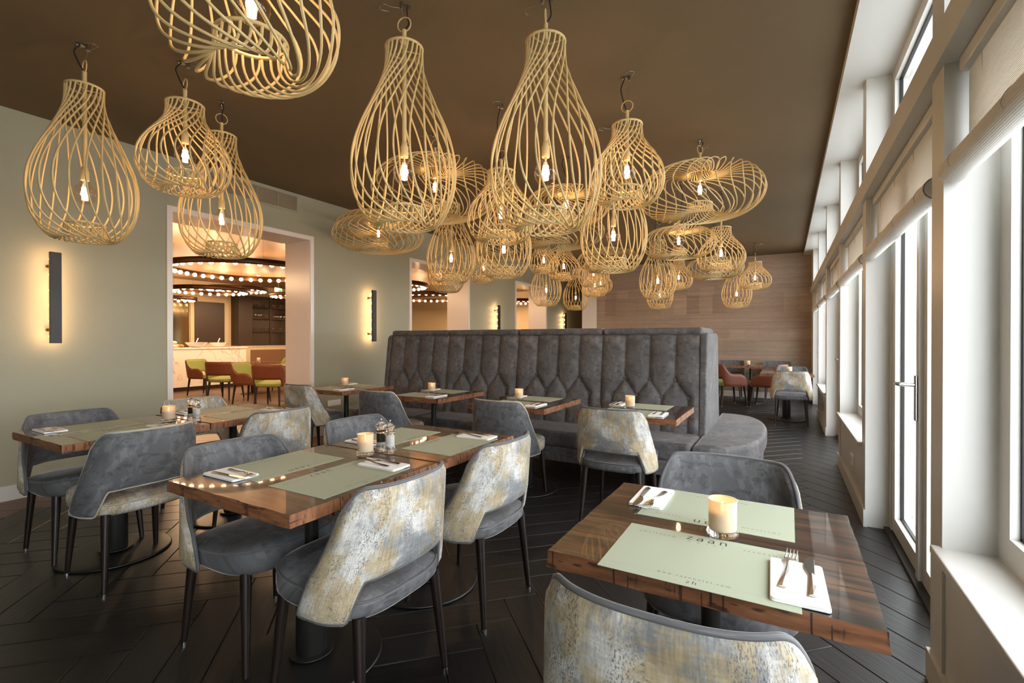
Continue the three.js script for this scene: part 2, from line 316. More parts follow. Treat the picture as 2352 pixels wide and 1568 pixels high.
// ================================================================ PENDANT LAMPS
// profile: [radius, depth below the top ring, twist]; radius and depth are shares of the lamp's own
const PROFILE = {
  pear: [[0.35, 0, 0], [0.35, 0.05, -4], [0.37, 0.12, -18], [0.45, 0.2, -38], [0.62, 0.32, -56], [0.82, 0.45, -65], [0.955, 0.57, -68], [1, 0.67, -68], [0.975, 0.78, -65], [0.88, 0.88, -57], [0.72, 0.96, -40], [0.56, 1, -18], [0.43, 0.99, 1], [0.37, 0.95, 12], [0.36, 0.90, 15]],
  onion: [[0.40, 0, 0], [0.40, 0.07, -4], [0.43, 0.16, -18], [0.56, 0.27, -38], [0.77, 0.40, -56], [0.94, 0.54, -66], [1, 0.66, -68], [0.975, 0.78, -65], [0.86, 0.90, -54], [0.69, 0.98, -36], [0.54, 1, -16], [0.44, 0.97, 1], [0.40, 0.90, 12], [0.39, 0.80, 15]],
  saucer: [[0.18, 0, 0], [0.18, 0.1, -3], [0.20, 0.19, -10], [0.28, 0.215, -18], [0.41, 0.17, -30], [0.58, 0.14, -43], [0.76, 0.18, -56], [0.91, 0.31, -66], [1, 0.52, -70], [0.955, 0.73, -66], [0.81, 0.89, -55], [0.61, 0.98, -38], [0.42, 1.0, -20], [0.28, 0.96, -4], [0.20, 0.87, 8], [0.19, 0.75, 12]],
};
const RIBS = { pear: 22, onion: 22, saucer: 30 }, BULB = { pear: 0.70, onion: 0.60, saucer: 0.5 };
const ribCache = new Map();
function ribGeo(type, R, Hh) {
  R = Math.round(R / 0.015) * 0.015; const key = type + R.toFixed(3) + Hh.toFixed(2);
  if (!ribCache.has(key)) {
    const pts = PROFILE[type].map(([r, y, t]) => { const a = t * Math.PI / 180 * 1.05; return [R * r * Math.sin(a), -Hh * y, R * r * Math.cos(a)]; });
    const e = PROFILE[type].at(-1);
    ribCache.set(key, { rib: tube(pts, 0.0055, 46, 6), top: new THREE.TorusGeometry(R * PROFILE[type][0][0], 0.0075, 8, 48).rotateX(Math.PI / 2), bot: new THREE.TorusGeometry(R * e[0], 0.0075, 8, 48).rotateX(Math.PI / 2), botY: -Hh * e[1] });
  }
  return ribCache.get(key);
}
const bulbGeo = lathe([[0.001, -0.064], [0.022, -0.060], [0.042, -0.048], [0.057, -0.028], [0.063, 0], [0.060, 0.022], [0.050, 0.043], [0.034, 0.062], [0.022, 0.078], [0.0175, 0.095]], 28);
const filGeo = (() => { const g = []; for (let k = 0; k < 8; k++) { const a = k * Math.PI / 4; g.push(rod([0.0115 * Math.cos(a), -0.036, 0.0115 * Math.sin(a)], [0.011 * Math.cos(a + 0.4), 0.042, 0.011 * Math.sin(a + 0.4)], 0.005, 0.005, 6)); } return mergeGeometries(g); })();
const stemGeo = lathe([[0.001, 0.05], [0.004, 0.05], [0.006, 0.085], [0.015, 0.095]], 12);
function pendant(type, x, z, topY, Hh, R, lit, label, seed) {
  const r = rng(seed * 97 + 13), o = thing('pendant_lamp', label, 'pendant lamp', [x, H, z], r() * 6.28, 'rattan pendant lamps');
  const t = topY - H, n = RIBS[type], g = ribGeo(type, R, Hh), rr = R * PROFILE[type][0][0];
  part('ceiling_hook', mergeGeometries([cyl(0.011, 0.011, 0.035, 10).translate(0.02, -0.0175, 0), cyl(0.022, 0.022, 0.008, 14).translate(-0.02, -0.004, 0)]), M.steel, o);
  const ringY = t + 0.135, cableEnd = t + 0.1;
  const cb = part('cable', tube([[-0.02, -0.004, 0], [-0.03 - 0.02 * r(), (cableEnd) * 0.3, 0.015], [-0.03, cableEnd * 0.65, 0.02 * (r() - 0.5)], [0, cableEnd, 0.006]], 0.0042, 24, 6), M.cord, o);
  part('steel_wire', rod([0.02, -0.03, 0], [0.004, ringY + 0.036, 0], 0.0012, 0.0012, 5), M.steel, cb);
  part('wire_tail', tube([[0.02, -0.03, 0], [0.06, -0.035, 0.03], [0.10, -0.03, 0.06], [0.085, -0.035, 0.10], [0.04, -0.03, 0.08]], 0.0013, 24, 5), M.steel, cb);
  part('hanging_ring', new THREE.TorusGeometry(0.04, 0.0035, 6, 28), M.rattan, o, [0, ringY, 0], [0, r() * 3, 0]);
  const by = t - Hh * BULB[type];
  part('rod', rod([0, t + 0.105, 0], [0, by + 0.16, 0], 0.0125, 0.0125, 12), M.rattan, o);
  part('top_ring', g.top, M.rattan, o, [0, t, 0]);
  const spider = []; for (let k = 0; k < 3; k++) spider.push(rod([0, t - 0.012, 0], [rr * Math.sin(k * 2.094), t - 0.004, rr * Math.cos(k * 2.094)], 0.004, 0.004, 6));
  part('spider', mergeGeometries(spider), M.rattan, o);
  for (let k = 0; k < n; k++) part('rib', g.rib, M.rattan, o, [0, t, 0], [0, k / n * Math.PI * 2, 0]);
  part('bottom_ring', g.bot, M.rattan, o, [0, t + g.botY, 0]);
  part('socket', lathe([[0.001, 0.172], [0.016, 0.172], [0.018, 0.15], [0.022, 0.148], [0.0225, 0.088], [0.001, 0.088]], 18), M.rattan, o, [0, by, 0]);
  const b = part('bulb', bulbGeo, M.bulbglass, o, [0, by, 0]);
  part('stem', stemGeo, M.steel, b);
  part('filament', filGeo, lit ? M.filament : M.offfil, b);
  if (lit) { const p = new THREE.PointLight(WARM, PENDANT_CD); p.position.set(0, by + 0.005, 0); p.castShadow = true; p.shadow.radius = 1.2; p.name = 'pendant_bulb'; o.add(p); }
  return o;
}
{
  const P = 'pear', O = 'onion', S = 'saucer', k = (s) => s;
  const LAMPS = [
    [P, -3.86, -1.30, 2.89, 0.96, 0.275, 1, 'big pear-shaped rattan pendant at the far left, over the left tables'],
    [O, -3.52, -1.72, 2.88, 0.58, 0.27, 1, 'squat onion-shaped rattan pendant overlapping the pear beside the first opening'],
    [P, -3.86, -2.15, 2.90, 0.94, 0.285, 1, 'pear-shaped rattan pendant hanging before the first opening'],
    [O, -1.69, -1.05, 2.87, 0.60, 0.297, 1, 'largest, nearest onion-shaped rattan pendant, cut off by the top edge'],
    [P, -1.85, -2.03, 2.92, 0.99, 0.285, 1, 'big pear-shaped rattan pendant, left of the two big central ones'],
    [P, -1.14, -2.37, 2.92, 1.02, 0.305, 1, 'biggest pear-shaped rattan pendant, right of the two central ones'],
    [O, -0.98, -3.37, 2.82, 0.56, 0.25, 1, 'onion-shaped rattan pendant just right of the biggest central pear'],
    [S, -0.70, -4.80, 2.95, 0.50, 0.555, 1, 'wide saucer-shaped rattan pendant at the right under the bare ceiling'],
    [S, -2.76, -3.43, 2.93, 0.52, 0.56, 1, 'wide saucer-shaped rattan pendant behind the left central pear'],
    [O, -1.97, -3.28, 2.63, 0.55, 0.265, 1, 'onion-shaped rattan pendant on a longer cable between the central pears'],
    [S, -4.46, -4.42, 2.84, 0.42, 0.55, 1, 'lower of the two stacked saucer-shaped rattan pendants by the sage wall'],
    [S, -4.83, -4.72, 3.03, 0.36, 0.50, 0, 'upper unlit one of two stacked saucer pendants by the sage wall'],
    [P, -3.45, -4.59, 2.90, 0.92, 0.29, 1, 'pear-shaped rattan pendant hanging before the middle opening'],
    [P, -4.29, -5.60, 2.87, 0.88, 0.275, 0, 'unlit pear-shaped pendant hanging low behind another before the middle opening'],
    [O, -4.53, -6.28, 2.88, 0.56, 0.27, 0, 'unlit onion-shaped pendant seen through the pear before the middle opening'],
    [O, -4.53, -6.95, 2.87, 0.58, 0.27, 1, 'small lit onion-shaped pendant right of the middle opening'],
    [P, -2.55, -4.30, 2.90, 0.95, 0.29, 1, 'pear-shaped rattan pendant directly below the long-cable onion lamp'],
    [S, -3.63, -6.20, 2.88, 0.36, 0.50, 0, 'unlit saucer pendant half hidden behind the central pear lamps'],
    [S, -1.94, -4.53, 2.85, 0.36, 0.42, 1, 'small lit saucer pendant seen through the biggest central pear'],
    [S, -2.47, -5.50, 2.86, 0.40, 0.57, 0, 'unlit wide saucer pendant just under the biggest central pear'],
    [P, -1.31, -4.09, 2.90, 1.00, 0.29, 1, 'pear-shaped pendant directly below the onion right of the biggest pear'],
    [S, -2.63, -7.94, 2.87, 0.42, 0.53, 0, 'unlit saucer pendant below the pear, right of the centre'],
    [O, -3.42, -7.04, 2.88, 0.50, 0.245, 1, 'left one of two small onion pendants under the biggest pear'],
    [O, -3.31, -7.60, 2.89, 0.57, 0.28, 1, 'right one of two small onion pendants under the biggest pear'],
    [P, -3.90, -8.13, 2.88, 0.95, 0.29, 1, 'far pear pendant before the third opening, below two small onions'],
    [P, -4.14, -10.18, 2.88, 0.91, 0.28, 1, 'farthest pear pendant beside the pillar, lowest of its cluster'],
    [O, -3.10, -8.50, 2.88, 0.60, 0.29, 1, 'onion pendant under the unlit saucer near the brown wall'],
    [O, -3.33, -9.20, 2.72, 0.56, 0.25, 1, 'low onion pendant left of a pair before the brown wall'],
    [O, -3.55, -10.18, 2.85, 0.52, 0.25, 1, 'rightmost tiny onion pendant of the cluster left on the brown wall'],
    [S, -1.11, -5.98, 2.66, 0.38, 0.42, 1, 'small saucer pendant hanging below the wide saucer at the right'],
    [O, -0.71, -6.60, 2.71, 0.54, 0.28, 1, 'onion-shaped pendant right of the small saucer, before the brown wall'],
    [S, -1.00, -8.44, 2.66, 0.36, 0.44, 0, 'unlit saucer pendant behind the right-hand onion lamp'],
    [P, -1.77, -7.80, 2.87, 0.92, 0.28, 1, 'pear pendant below the small saucer, before the brown wall'],
    [P, -2.30, -10.32, 2.86, 0.92, 0.275, 1, 'far pear pendant showing below another pear, brown wall behind'],
    [O, -1.80, -9.70, 2.83, 0.55, 0.25, 1, 'far onion pendant just right of the pear under the small saucer'],
    [P, -0.87, -10.85, 2.87, 0.92, 0.285, 1, 'lowest pear pendant at the right of the brown wall'],
    [O, -0.51, -10.39, 2.79, 0.51, 0.28, 1, 'rightmost onion pendant, small, before the brown wall'],
  ];
  LAMPS.forEach((a, i) => pendant(...a, i + 1));
}

// ================================================================ WALL SCONCES
{
  const bulbG = new THREE.SphereGeometry(0.019, 16, 12), where = ['leftmost', 'second from left', 'third from left', 'farthest'];
  [-1.6, -5.2, -8.8, -12.4].forEach((z, i) => {
    const o = thing('wall_sconce', 'black bar sconce with small globe bulbs on the sage wall, ' + where[i], 'wall lamp', [XL, 1.65, z], 0, 'black bar sconces');
    part('bar', rbox(0.03, 0.765, 0.075, 0.003).translate(0.105, 0, 0), M.black, o);
    for (const y of [-0.27, 0.27]) part('standoff', mergeGeometries([rod([0, y, 0.02], [0.09, y, 0.02], 0.006), cyl(0.013, 0.013, 0.02, 16).rotateZ(Math.PI / 2).translate(0.01, y, 0.02)]), M.bronze, o);
    for (let k = 0; k < 6; k++) {
      const y = -0.325 + k * 0.13; part('bulb', bulbG, M.globe, o, [0.068, y, 0.012]);
      const p = new THREE.PointLight(new THREE.Color(1, 0.6, 0.32), SCONCE_CD); p.position.set(0.064, y, 0.012); p.castShadow = true; p.name = 'sconce_bulb'; o.add(p);
    }
  });
}
{ // air grille over the first opening
  const o = thing('air_grille', 'long slotted air grille in the sage wall above the first opening', 'vent', [XL, 3.03, -3.44]);
  const z0 = -0.55, z1 = 0.55;
  part('frame', merged([bx(0, 0.012, 0.09, 0.112, z0, z1), bx(0, 0.012, -0.112, -0.09, z0, z1), bx(0, 0.012, -0.09, 0.09, z0, z0 + 0.02), bx(0, 0.012, -0.09, 0.09, z1 - 0.02, z1)]), M.sage, o);
  part('backing', bx(-0.001, 0.002, -0.09, 0.09, z0 + 0.02, z1 - 0.02), M.brownpanel, o);
  for (let k = 0; k < 12; k++) part('slat', bx(0.002, 0.011, -0.003, 0.003, z0 + 0.02, z1 - 0.02), M.sage, o, [0, -0.082 + k * 0.0149, 0], [0, 0, 0.0]);
  for (const z of [-0.27, 0, 0.27]) part('divider', bx(0.002, 0.012, -0.09, 0.09, z - 0.003, z + 0.003), M.sage, o);
}

// ================================================================ CHAIRS
function shellGeo(o) {                       // a bent upholstered shell: outer face, inner face and the welt round its edge
  const us = []; const seg = (a, b, n) => { for (let i = 0; i < n; i++) us.push(lerp(a, b, i / n)); };
  seg(-1, -o.cut - 0.05, 9); seg(-o.cut - 0.05, -o.cut + 0.09, 9); seg(-o.cut + 0.09, o.cut - 0.09, 26); seg(o.cut - 0.09, o.cut + 0.05, 9); seg(o.cut + 0.05, 1, 9); us.push(1);
  const Nu = us.length, Nv = 16, P = [];
  const at = (u, y) => {
    const t = clamp((y - o.y0) / (o.y1 - o.y0)), phi = u * o.phi(t), s = Math.sin(phi), c = Math.cos(phi), e = 2 / 2.6, b = Math.abs(phi) - Math.PI / 2;
    return new THREE.Vector3((o.a0 + (o.a1 - o.a0) * t) * (b > 0 ? Math.sign(phi) : Math.sign(s) * Math.abs(s) ** e), y, o.zc - o.lean * t + (b > 0 ? b * o.fwd : -o.b * Math.max(c, 0) ** e));
  };
  for (let i = 0; i < Nu; i++) for (let j = 0; j <= Nv; j++) { const v = j / Nv; P.push(at(us[i], lerp(o.yb(us[i]), o.yt(us[i]), v))); }
  const idx = (i, j) => i * (Nv + 1) + j, N = P.map(() => new THREE.Vector3());
  for (let i = 0; i < Nu; i++) for (let j = 0; j <= Nv; j++) {
    const y = P[idx(i, j)].y, u = us[i], d = 0.01, tu = at(Math.min(1, u + d), y).sub(at(Math.max(-1, u - d), y)), tv = at(u, y + d).sub(at(u, y - d));
    N[idx(i, j)].crossVectors(tv, tu).normalize(); if (N[idx(i, j)].dot(new THREE.Vector3(P[idx(i, j)].x, 0, P[idx(i, j)].z - 0.1)) < 0) N[idx(i, j)].negate();
  }
  const half = (side) => {
    const pos = [], uv = [], ind = [];
    for (let i = 0; i < Nu; i++) { let s = 0; for (let j = 0; j <= Nv; j++) {
      const u = us[i], v = j / Nv, y = P[idx(i, j)].y, e = Math.min((1 - Math.abs(u)) / 0.08, v * (o.yt(u) - o.yb(u)) / 0.03, (1 - v) * (o.yt(u) - o.yb(u)) / 0.03, 1), th = side * (0.005 + o.thick * Math.sqrt(clamp(e)));
      const p = P[idx(i, j)].clone().addScaledVector(N[idx(i, j)], th); pos.push(p.x, p.y, p.z); uv.push(u * o.phi(0.5) * 0.26, y);
    } }
    for (let i = 0; i < Nu - 1; i++) for (let j = 0; j < Nv; j++) { const a = idx(i, j), b = idx(i + 1, j), c = idx(i + 1, j + 1), d = idx(i, j + 1); side > 0 ? ind.push(a, c, b, a, d, c) : ind.push(a, b, c, a, c, d); }
    const g = new THREE.BufferGeometry(); g.setAttribute('position', new THREE.Float32BufferAttribute(pos, 3)); g.setAttribute('uv', new THREE.Float32BufferAttribute(uv, 2)); g.setIndex(ind); g.computeVertexNormals(); return g;
  };
  const rim = []; for (let i = 0; i < Nu; i++) rim.push(P[idx(i, 0)]); for (let j = 1; j <= Nv; j++) rim.push(P[idx(Nu - 1, j)]); for (let i = Nu - 2; i >= 0; i--) rim.push(P[idx(i, Nv)]); for (let j = Nv - 1; j > 0; j--) rim.push(P[idx(0, j)]);
  const welt = new THREE.TubeGeometry(new THREE.CatmullRomCurve3(rim.filter((p, i) => i % 2 === 0), true, 'centripetal'), 220, 0.0075, 7, true);
  return { outer: half(1), inner: half(-1), welt };
}
function seatGeo(a, b, zc, prof, n = 3.4, tilt = 0) {
  const N = 56, pos = [], uv = [], ind = [], plan = (k, s) => { const t = k / N * Math.PI * 2, c = Math.cos(t), q = Math.sin(t), e = 2 / n; return [a * s * Math.sign(c) * Math.abs(c) ** e, zc + b * s * Math.sign(q) * Math.abs(q) ** e]; };
  prof.forEach(([s, y]) => { for (let k = 0; k <= N; k++) { const [x, z] = plan(k, s); pos.push(x, y + tilt * (z - zc) * sstep(0.38, 0.49, y), z); uv.push(x, z + y); } });
  for (let i = 0; i < prof.length - 1; i++) for (let k = 0; k < N; k++) { const p = i * (N + 1) + k, q = p + N + 1; ind.push(p, q, p + 1, p + 1, q, q + 1); }
  const g = new THREE.BufferGeometry(); g.setAttribute('position', new THREE.Float32BufferAttribute(pos, 3)); g.setAttribute('uv', new THREE.Float32BufferAttribute(uv, 2)); g.setIndex(ind); g.computeVertexNormals();
  const loop = (y, s) => { const p = []; for (let k = 0; k < N; k++) { const [x, z] = plan(k, s); p.push([x, y + tilt * (z - zc) * sstep(0.38, 0.49, y), z]); } return tube(p, 0.0045, 120, 6, true); };
  return { g, loop };
}
const D = Math.PI / 180;
const SHELL = shellGeo({ y0: 0.402, y1: 0.82, a0: 0.272, a1: 0.245, b: 0.20, zc: -0.035, lean: 0.04, fwd: 0.24, cut: 0.52, thick: 0.013,
  phi: (t) => lerp(101, 66, sstep(-0.15, 1.05, t)) * D, yt: (u) => 0.822 - 0.085 * clamp((Math.abs(u) - 0.66) / 0.34) ** 2.6, yb: (u) => lerp(0.528, 0.402, sstep(0.44, 0.545, Math.abs(u))) - 0.008 * sstep(0.15, 0.45, Math.abs(u)) });
const ARMSHELL = shellGeo({ y0: 0.402, y1: 0.82, a0: 0.275, a1: 0.285, b: 0.22, zc: -0.03, lean: 0.05, fwd: 0.27, cut: 0.40, thick: 0.013,
  phi: (t) => lerp(138, 146, t) * D, yt: (u) => lerp(0.82, 0.625, sstep(0.36, 0.62, Math.abs(u))) - 0.10 * clamp((Math.abs(u) - 0.82) / 0.18) ** 2, yb: (u) => lerp(0.54, 0.402, sstep(0.34, 0.42, Math.abs(u))) });
const SEAT = seatGeo(0.252, 0.25, 0.015, [[0, 0.385], [0.86, 0.385], [0.95, 0.391], [0.99, 0.404], [1, 0.422], [1, 0.446], [0.985, 0.463], [0.955, 0.473], [0.85, 0.484], [0.6, 0.491], [0.3, 0.494], [0, 0.495]], 3.4, 0.09);
const SEATPIPE = SEAT.loop(0.465, 0.985);
const legGeo = (x, z) => rod([x * 1.12, 0.012, z * 1.2], [x, 0.40, z], 0.0125, 0.022, 14), glideGeo = cyl(0.0125, 0.0125, 0.012, 12);
const LEGS = [[-0.192, 0.19], [0.192, 0.19], [-0.19, -0.185], [0.19, -0.185]].map(([x, z]) => [legGeo(x, z), [x * 1.12, 0.006, z * 1.2]]);
function chair(name, x, z, turn, outer, inner, seat, welt, label, group, shell = SHELL) {
  const o = thing(name, label, 'chair', [x, 0, z], turn, group), s = part('seat', SEAT.g, seat, o);
  part('seat_piping', SEATPIPE, seat, s);
  const b = part('back_shell', shell.outer, outer, o); part('welt', shell.welt, welt, b);
  part('back_padding', shell.inner, inner, o);
  for (const [g, p] of LEGS) { const l = part('leg', g, M.legwood, o); part('glide', glideGeo, M.steel, l, p); }
  return o;
}
const FE = Math.PI / 2, FW = -Math.PI / 2, FN = Math.PI, FS = 0;       // facing +x, -x, -z, +z
const V = M.velvet, G = M.gold, GR = 'dining chairs';
const goldChair = (x, z, t, l) => chair('dining_chair', x, z, t, G, V, V, V, l, GR), greyChair = (x, z, t, l) => chair('dining_chair', x, z, t, V, G, G, G, l, GR);
goldChair(-2.005, -1.29, FE, 'dining chair with grey velvet inside, left of the front centre table');
goldChair(-1.385, -1.29, FW, 'nearest gold and grey mottled chair, right of the front centre table');
goldChair(-1.385, -2.00, FW, 'gold and grey mottled chair right of the second centre table');
goldChair(-2.02, -2.02, FE, 'grey velvet chair left of the second centre table, back half hidden by mills');
goldChair(-3.19, -2.06, FW, 'gold and grey mottled chair right of the rear left table');
greyChair(-3.215, -1.29, FW, 'plain grey velvet chair with gold seat, right of the front left table');
goldChair(-3.85, -1.29, FE, 'dark grey velvet chair at the far left against the sage wall');
greyChair(-3.90, -2.06, FE, 'chair with mottled inner back behind the mills on the left tables');
goldChair(-4.50, -3.50, FN, 'gold and grey mottled chair before the bench table by the sage wall');
greyChair(-3.30, -3.45, FN, 'plain grey velvet chair before the second bench table');
greyChair(-1.97, -3.42, FN, 'plain grey velvet chair with gold seat before the third bench table');
goldChair(-1.05, -3.42, FN, 'gold and grey mottled chair before the bench table nearest the windows');
goldChair(-0.20, -1.86, FS, 'grey velvet chair on the far side of the front right table');
goldChair(-0.20, -1.105, FN, 'gold and grey mottled chair at the bottom right, nearest the camera');
goldChair(0.08, -8.52, FN, 'far gold mottled chair standing by the windows');
goldChair(0.10, -9.42, FS, 'far dark grey chair facing the gold one by the windows');
const brown = (x, z, t, l, g) => chair('armchair', x, z, t, M.leather, M.green, M.green, M.leather, l, g, ARMSHELL).scale.set(1.14, 1, 1.1);
brown(-0.98, -10.38, 2.1, 'brown leather armchair with green seat beside the bench end, far table', 'far armchairs');
brown(-0.30, -10.50, -1.75, 'brown leather armchair with green seat behind the far gold chair', 'far armchairs');
chair('armchair', -1.05, -11.58, FS, V, V, V, V, 'dark grey armchair behind the far table, left one', 'far armchairs', ARMSHELL);
chair('armchair', -0.15, -11.58, FS, V, V, V, V, 'dark grey armchair behind the far table, right one', 'far armchairs', ARMSHELL);
const AR = 'armchairs in the room beyond';
brown(-11.85, -6.2, 1.95, 'leftmost brown armchair with green inside, seen through the first opening', AR);
brown(-10.55, -5.95, FN + 0.45, 'brown armchair turned away, centre of the first opening', AR);
brown(-9.45, -5.85, 2.0, 'brown armchair with green inside, right of the centre one through the opening', AR);
brown(-8.66, -5.8, FN + 0.5, 'rightmost brown armchair, cut by the jamb of the first opening', AR);
brown(-11.0, -7.75, FS + 0.3, 'green backed armchair behind the table, seen through the first opening', AR);
brown(-9.5, -7.5, -1.0, 'far tan armchair at the right, seen through the first opening', AR);

// ================================================================ TABLES
const TH = 0.76, TT = 0.042;
function plankGeo(len, wid, seed, ends) {     // rough sawn board: subdivided box with uneven edges, uv in metres along x
  const r = rng(seed), g = new THREE.BoxGeometry(len, TT, wid, 18, 2, 6), p = g.attributes.position, n = g.attributes.normal, uv = g.attributes.uv, ph = r() * 10;
  const wob = (t) => 0.0009 * Math.sin(t * 27 + ph) + 0.0008 * Math.sin(t * 83 + ph * 2) + 0.0007 * Math.sin(t * 190 + ph);
  for (let i = 0; i < p.count; i++) {
    let x = p.getX(i), y = p.getY(i), z = p.getZ(i); const ox = x, oz = z;
    if (Math.abs(ox) > len / 2 - 1e-4) x += Math.sign(ox) * (wob(oz * 2.3 + y * 9) - (y > TT / 2 - 1e-4 ? 0.0025 : 0));
    if (ends && Math.abs(oz) > wid / 2 - 1e-4 && Math.sign(oz) === ends) z += ends * (wob(ox + y * 7) * 1.6 - (y > TT / 2 - 1e-4 ? 0.0025 : 0));
    p.setXYZ(i, x, y, z);
    const ny = Math.abs(n.getY(i)), nx = Math.abs(n.getX(i));
    if (ny > 0.5) uv.setXY(i, x + seed * 0.37, z + seed * 0.173); else if (nx > 0.5) uv.setXY(i, y + seed * 0.11, z + seed * 0.3); else uv.setXY(i, x + seed * 0.3, y + seed * 0.2);
  }
  g.computeVertexNormals(); return g;
}
const plankSets = [0, 1, 2].map((k) => [-1, 0, 0, 1].map((e, i) => plankGeo(1, 1, 1 + k * 7 + i * 3, e)));
const plankCache = new Map();
const WOODS = [0xd8d4d0, 0xbeb4aa, 0xa89e94].map((c) => { const m = M.wood.clone(); m.color = new THREE.Color(c); return m; });
const columnGeo = lathe([[0.001, TH - TT], [0.06, TH - TT], [0.06, TH - TT - 0.008], [0.026, TH - TT - 0.012], [0.026, 0.39], [0.03, 0.378], [0.055, 0.335], [0.06, 0.325], [0.06, 0.03], [0.001, 0.03]], 32);
const flangeGeo = lathe([[0.001, 0.034], [0.085, 0.034], [0.087, 0.03], [0.085, 0.026], [0.001, 0.026]], 32);
const discGeo = lathe([[0.001, 0.02], [0.2, 0.018], [0.272, 0.014], [0.28, 0.01], [0.28, 0], [0.001, 0]], 56);
function table(x, z, wx, wz, label, seed, turn = 0, cat = 'dining_table') {
  const o = thing(cat, label, 'table', [x, 0, z], turn, 'wooden dining tables'), n = 4, r = rng(seed * 31), cuts = [0]; for (let k = 1; k < n; k++) cuts.push(k / n + (r() - 0.5) * 0.06); cuts.push(1);
  for (let k = 0; k < n; k++) {
    const w = (cuts[k + 1] - cuts[k]) * wz - 0.003, g = plankGeo(wx, w, seed * 5 + k, k === 0 ? -1 : k === n - 1 ? 1 : 0), top = WOODS[(seed + k) % 3];
    part('plank', g, [M.edge, M.edge, top, M.edge, M.edge, M.edge], o, [0, TH - TT / 2, -wz / 2 + (cuts[k] + cuts[k + 1]) / 2 * wz]);
  }
  part('column', columnGeo, M.black, o); part('flange', flangeGeo, M.black, o); part('base_disc', discGeo, M.black, o);
  return o;
}
// place settings: seen from the diner, the mat lies ahead and the napkin with fork and knife at its right end
const matGeo = (() => { const g = new THREE.BoxGeometry(0.42, 0.0012, 0.30); const uv = g.attributes.uv, p = g.attributes.position, n = g.attributes.normal; for (let i = 0; i < p.count; i++) if (n.getY(i) > 0.5) uv.setXY(i, p.getX(i) / 0.42 + 0.5, 0.5 - p.getZ(i) / 0.30); return g; })();
const napGeo = (() => {
  const layer = (y, s, h) => { const sh2 = new THREE.Shape(), w = 0.0525 * s, d = 0.1025 * s, c = 0.008; sh2.moveTo(-w + c, -d); sh2.lineTo(w - c, -d); sh2.quadraticCurveTo(w, -d, w, -d + c); sh2.lineTo(w, d - c); sh2.quadraticCurveTo(w, d, w - c, d); sh2.lineTo(-w + c, d); sh2.quadraticCurveTo(-w, d, -w, d - c); sh2.lineTo(-w, -d + c); sh2.quadraticCurveTo(-w, -d, -w + c, -d);
    return new THREE.ExtrudeGeometry(sh2, { depth: h, bevelEnabled: true, bevelSize: 0.0015, bevelThickness: 0.001, bevelSegments: 2, curveSegments: 6 }).rotateX(-Math.PI / 2).translate(0, y, 0); };
  return [layer(0.001, 1, 0.0022), layer(0.0052, 0.985, 0.0022)];
})();
const sweepFlat = (spine) => { // spine: [z, y, halfWidth, thickness]
  const pos = [], ind = []; spine.forEach(([z, y, w, t], i) => { pos.push(-w, y, z, 0, y + t, z, w, y, z, 0, y - t * 0.5, z); if (i) { const a = (i - 1) * 4, b = i * 4; for (let k = 0; k < 4; k++) { const n = (k + 1) % 4; ind.push(a + k, b + k, b + n, a + k, b + n, a + n); } } });
  const e = (spine.length - 1) * 4; ind.push(0, 1, 2, 0, 2, 3, e, e + 2, e + 1, e, e + 3, e + 2);
  const g = new THREE.BufferGeometry(); g.setAttribute('position', new THREE.Float32BufferAttribute(pos, 3)); g.setIndex(ind); const q = g.toNonIndexed(); q.computeVertexNormals(); return q;
};
const forkHandle = sweepFlat([[0.10, 0.003, 0.0095, 0.003], [0.06, 0.003, 0.0075, 0.0035], [0.02, 0.004, 0.0045, 0.0035], [-0.01, 0.0075, 0.0035, 0.003], [-0.03, 0.008, 0.006, 0.002], [-0.045, 0.006, 0.012, 0.0016], [-0.055, 0.004, 0.0135, 0.0014], [-0.062, 0.003, 0.0135, 0.0014]]);
const tineGeo = sweepFlat([[-0.060, 0.003, 0.0019, 0.0013], [-0.085, 0.0035, 0.0018, 0.0013], [-0.105, 0.006, 0.0012, 0.001], [-0.11, 0.007, 0.0005, 0.0006]]);
const knifeHandle = sweepFlat([[0.10, 0.003, 0.0095, 0.004], [0.05, 0.003, 0.0075, 0.0045], [0.0, 0.003, 0.006, 0.004], [-0.008, 0.003, 0.005, 0.003]]);
const bladeGeo = (() => { const s = new THREE.Shape(); s.moveTo(0.005, 0); s.lineTo(0.0065, 0.085); s.quadraticCurveTo(0.004, 0.1, -0.004, 0.094); s.quadraticCurveTo(-0.016, 0.07, -0.0135, 0.03); s.lineTo(-0.006, 0); return new THREE.ExtrudeGeometry(s, { depth: 0.0012, bevelEnabled: true, bevelSize: 0.0005, bevelThickness: 0.0004, bevelSegments: 1 }).rotateX(-Math.PI / 2).translate(0, 0.0022, -0.006); })();
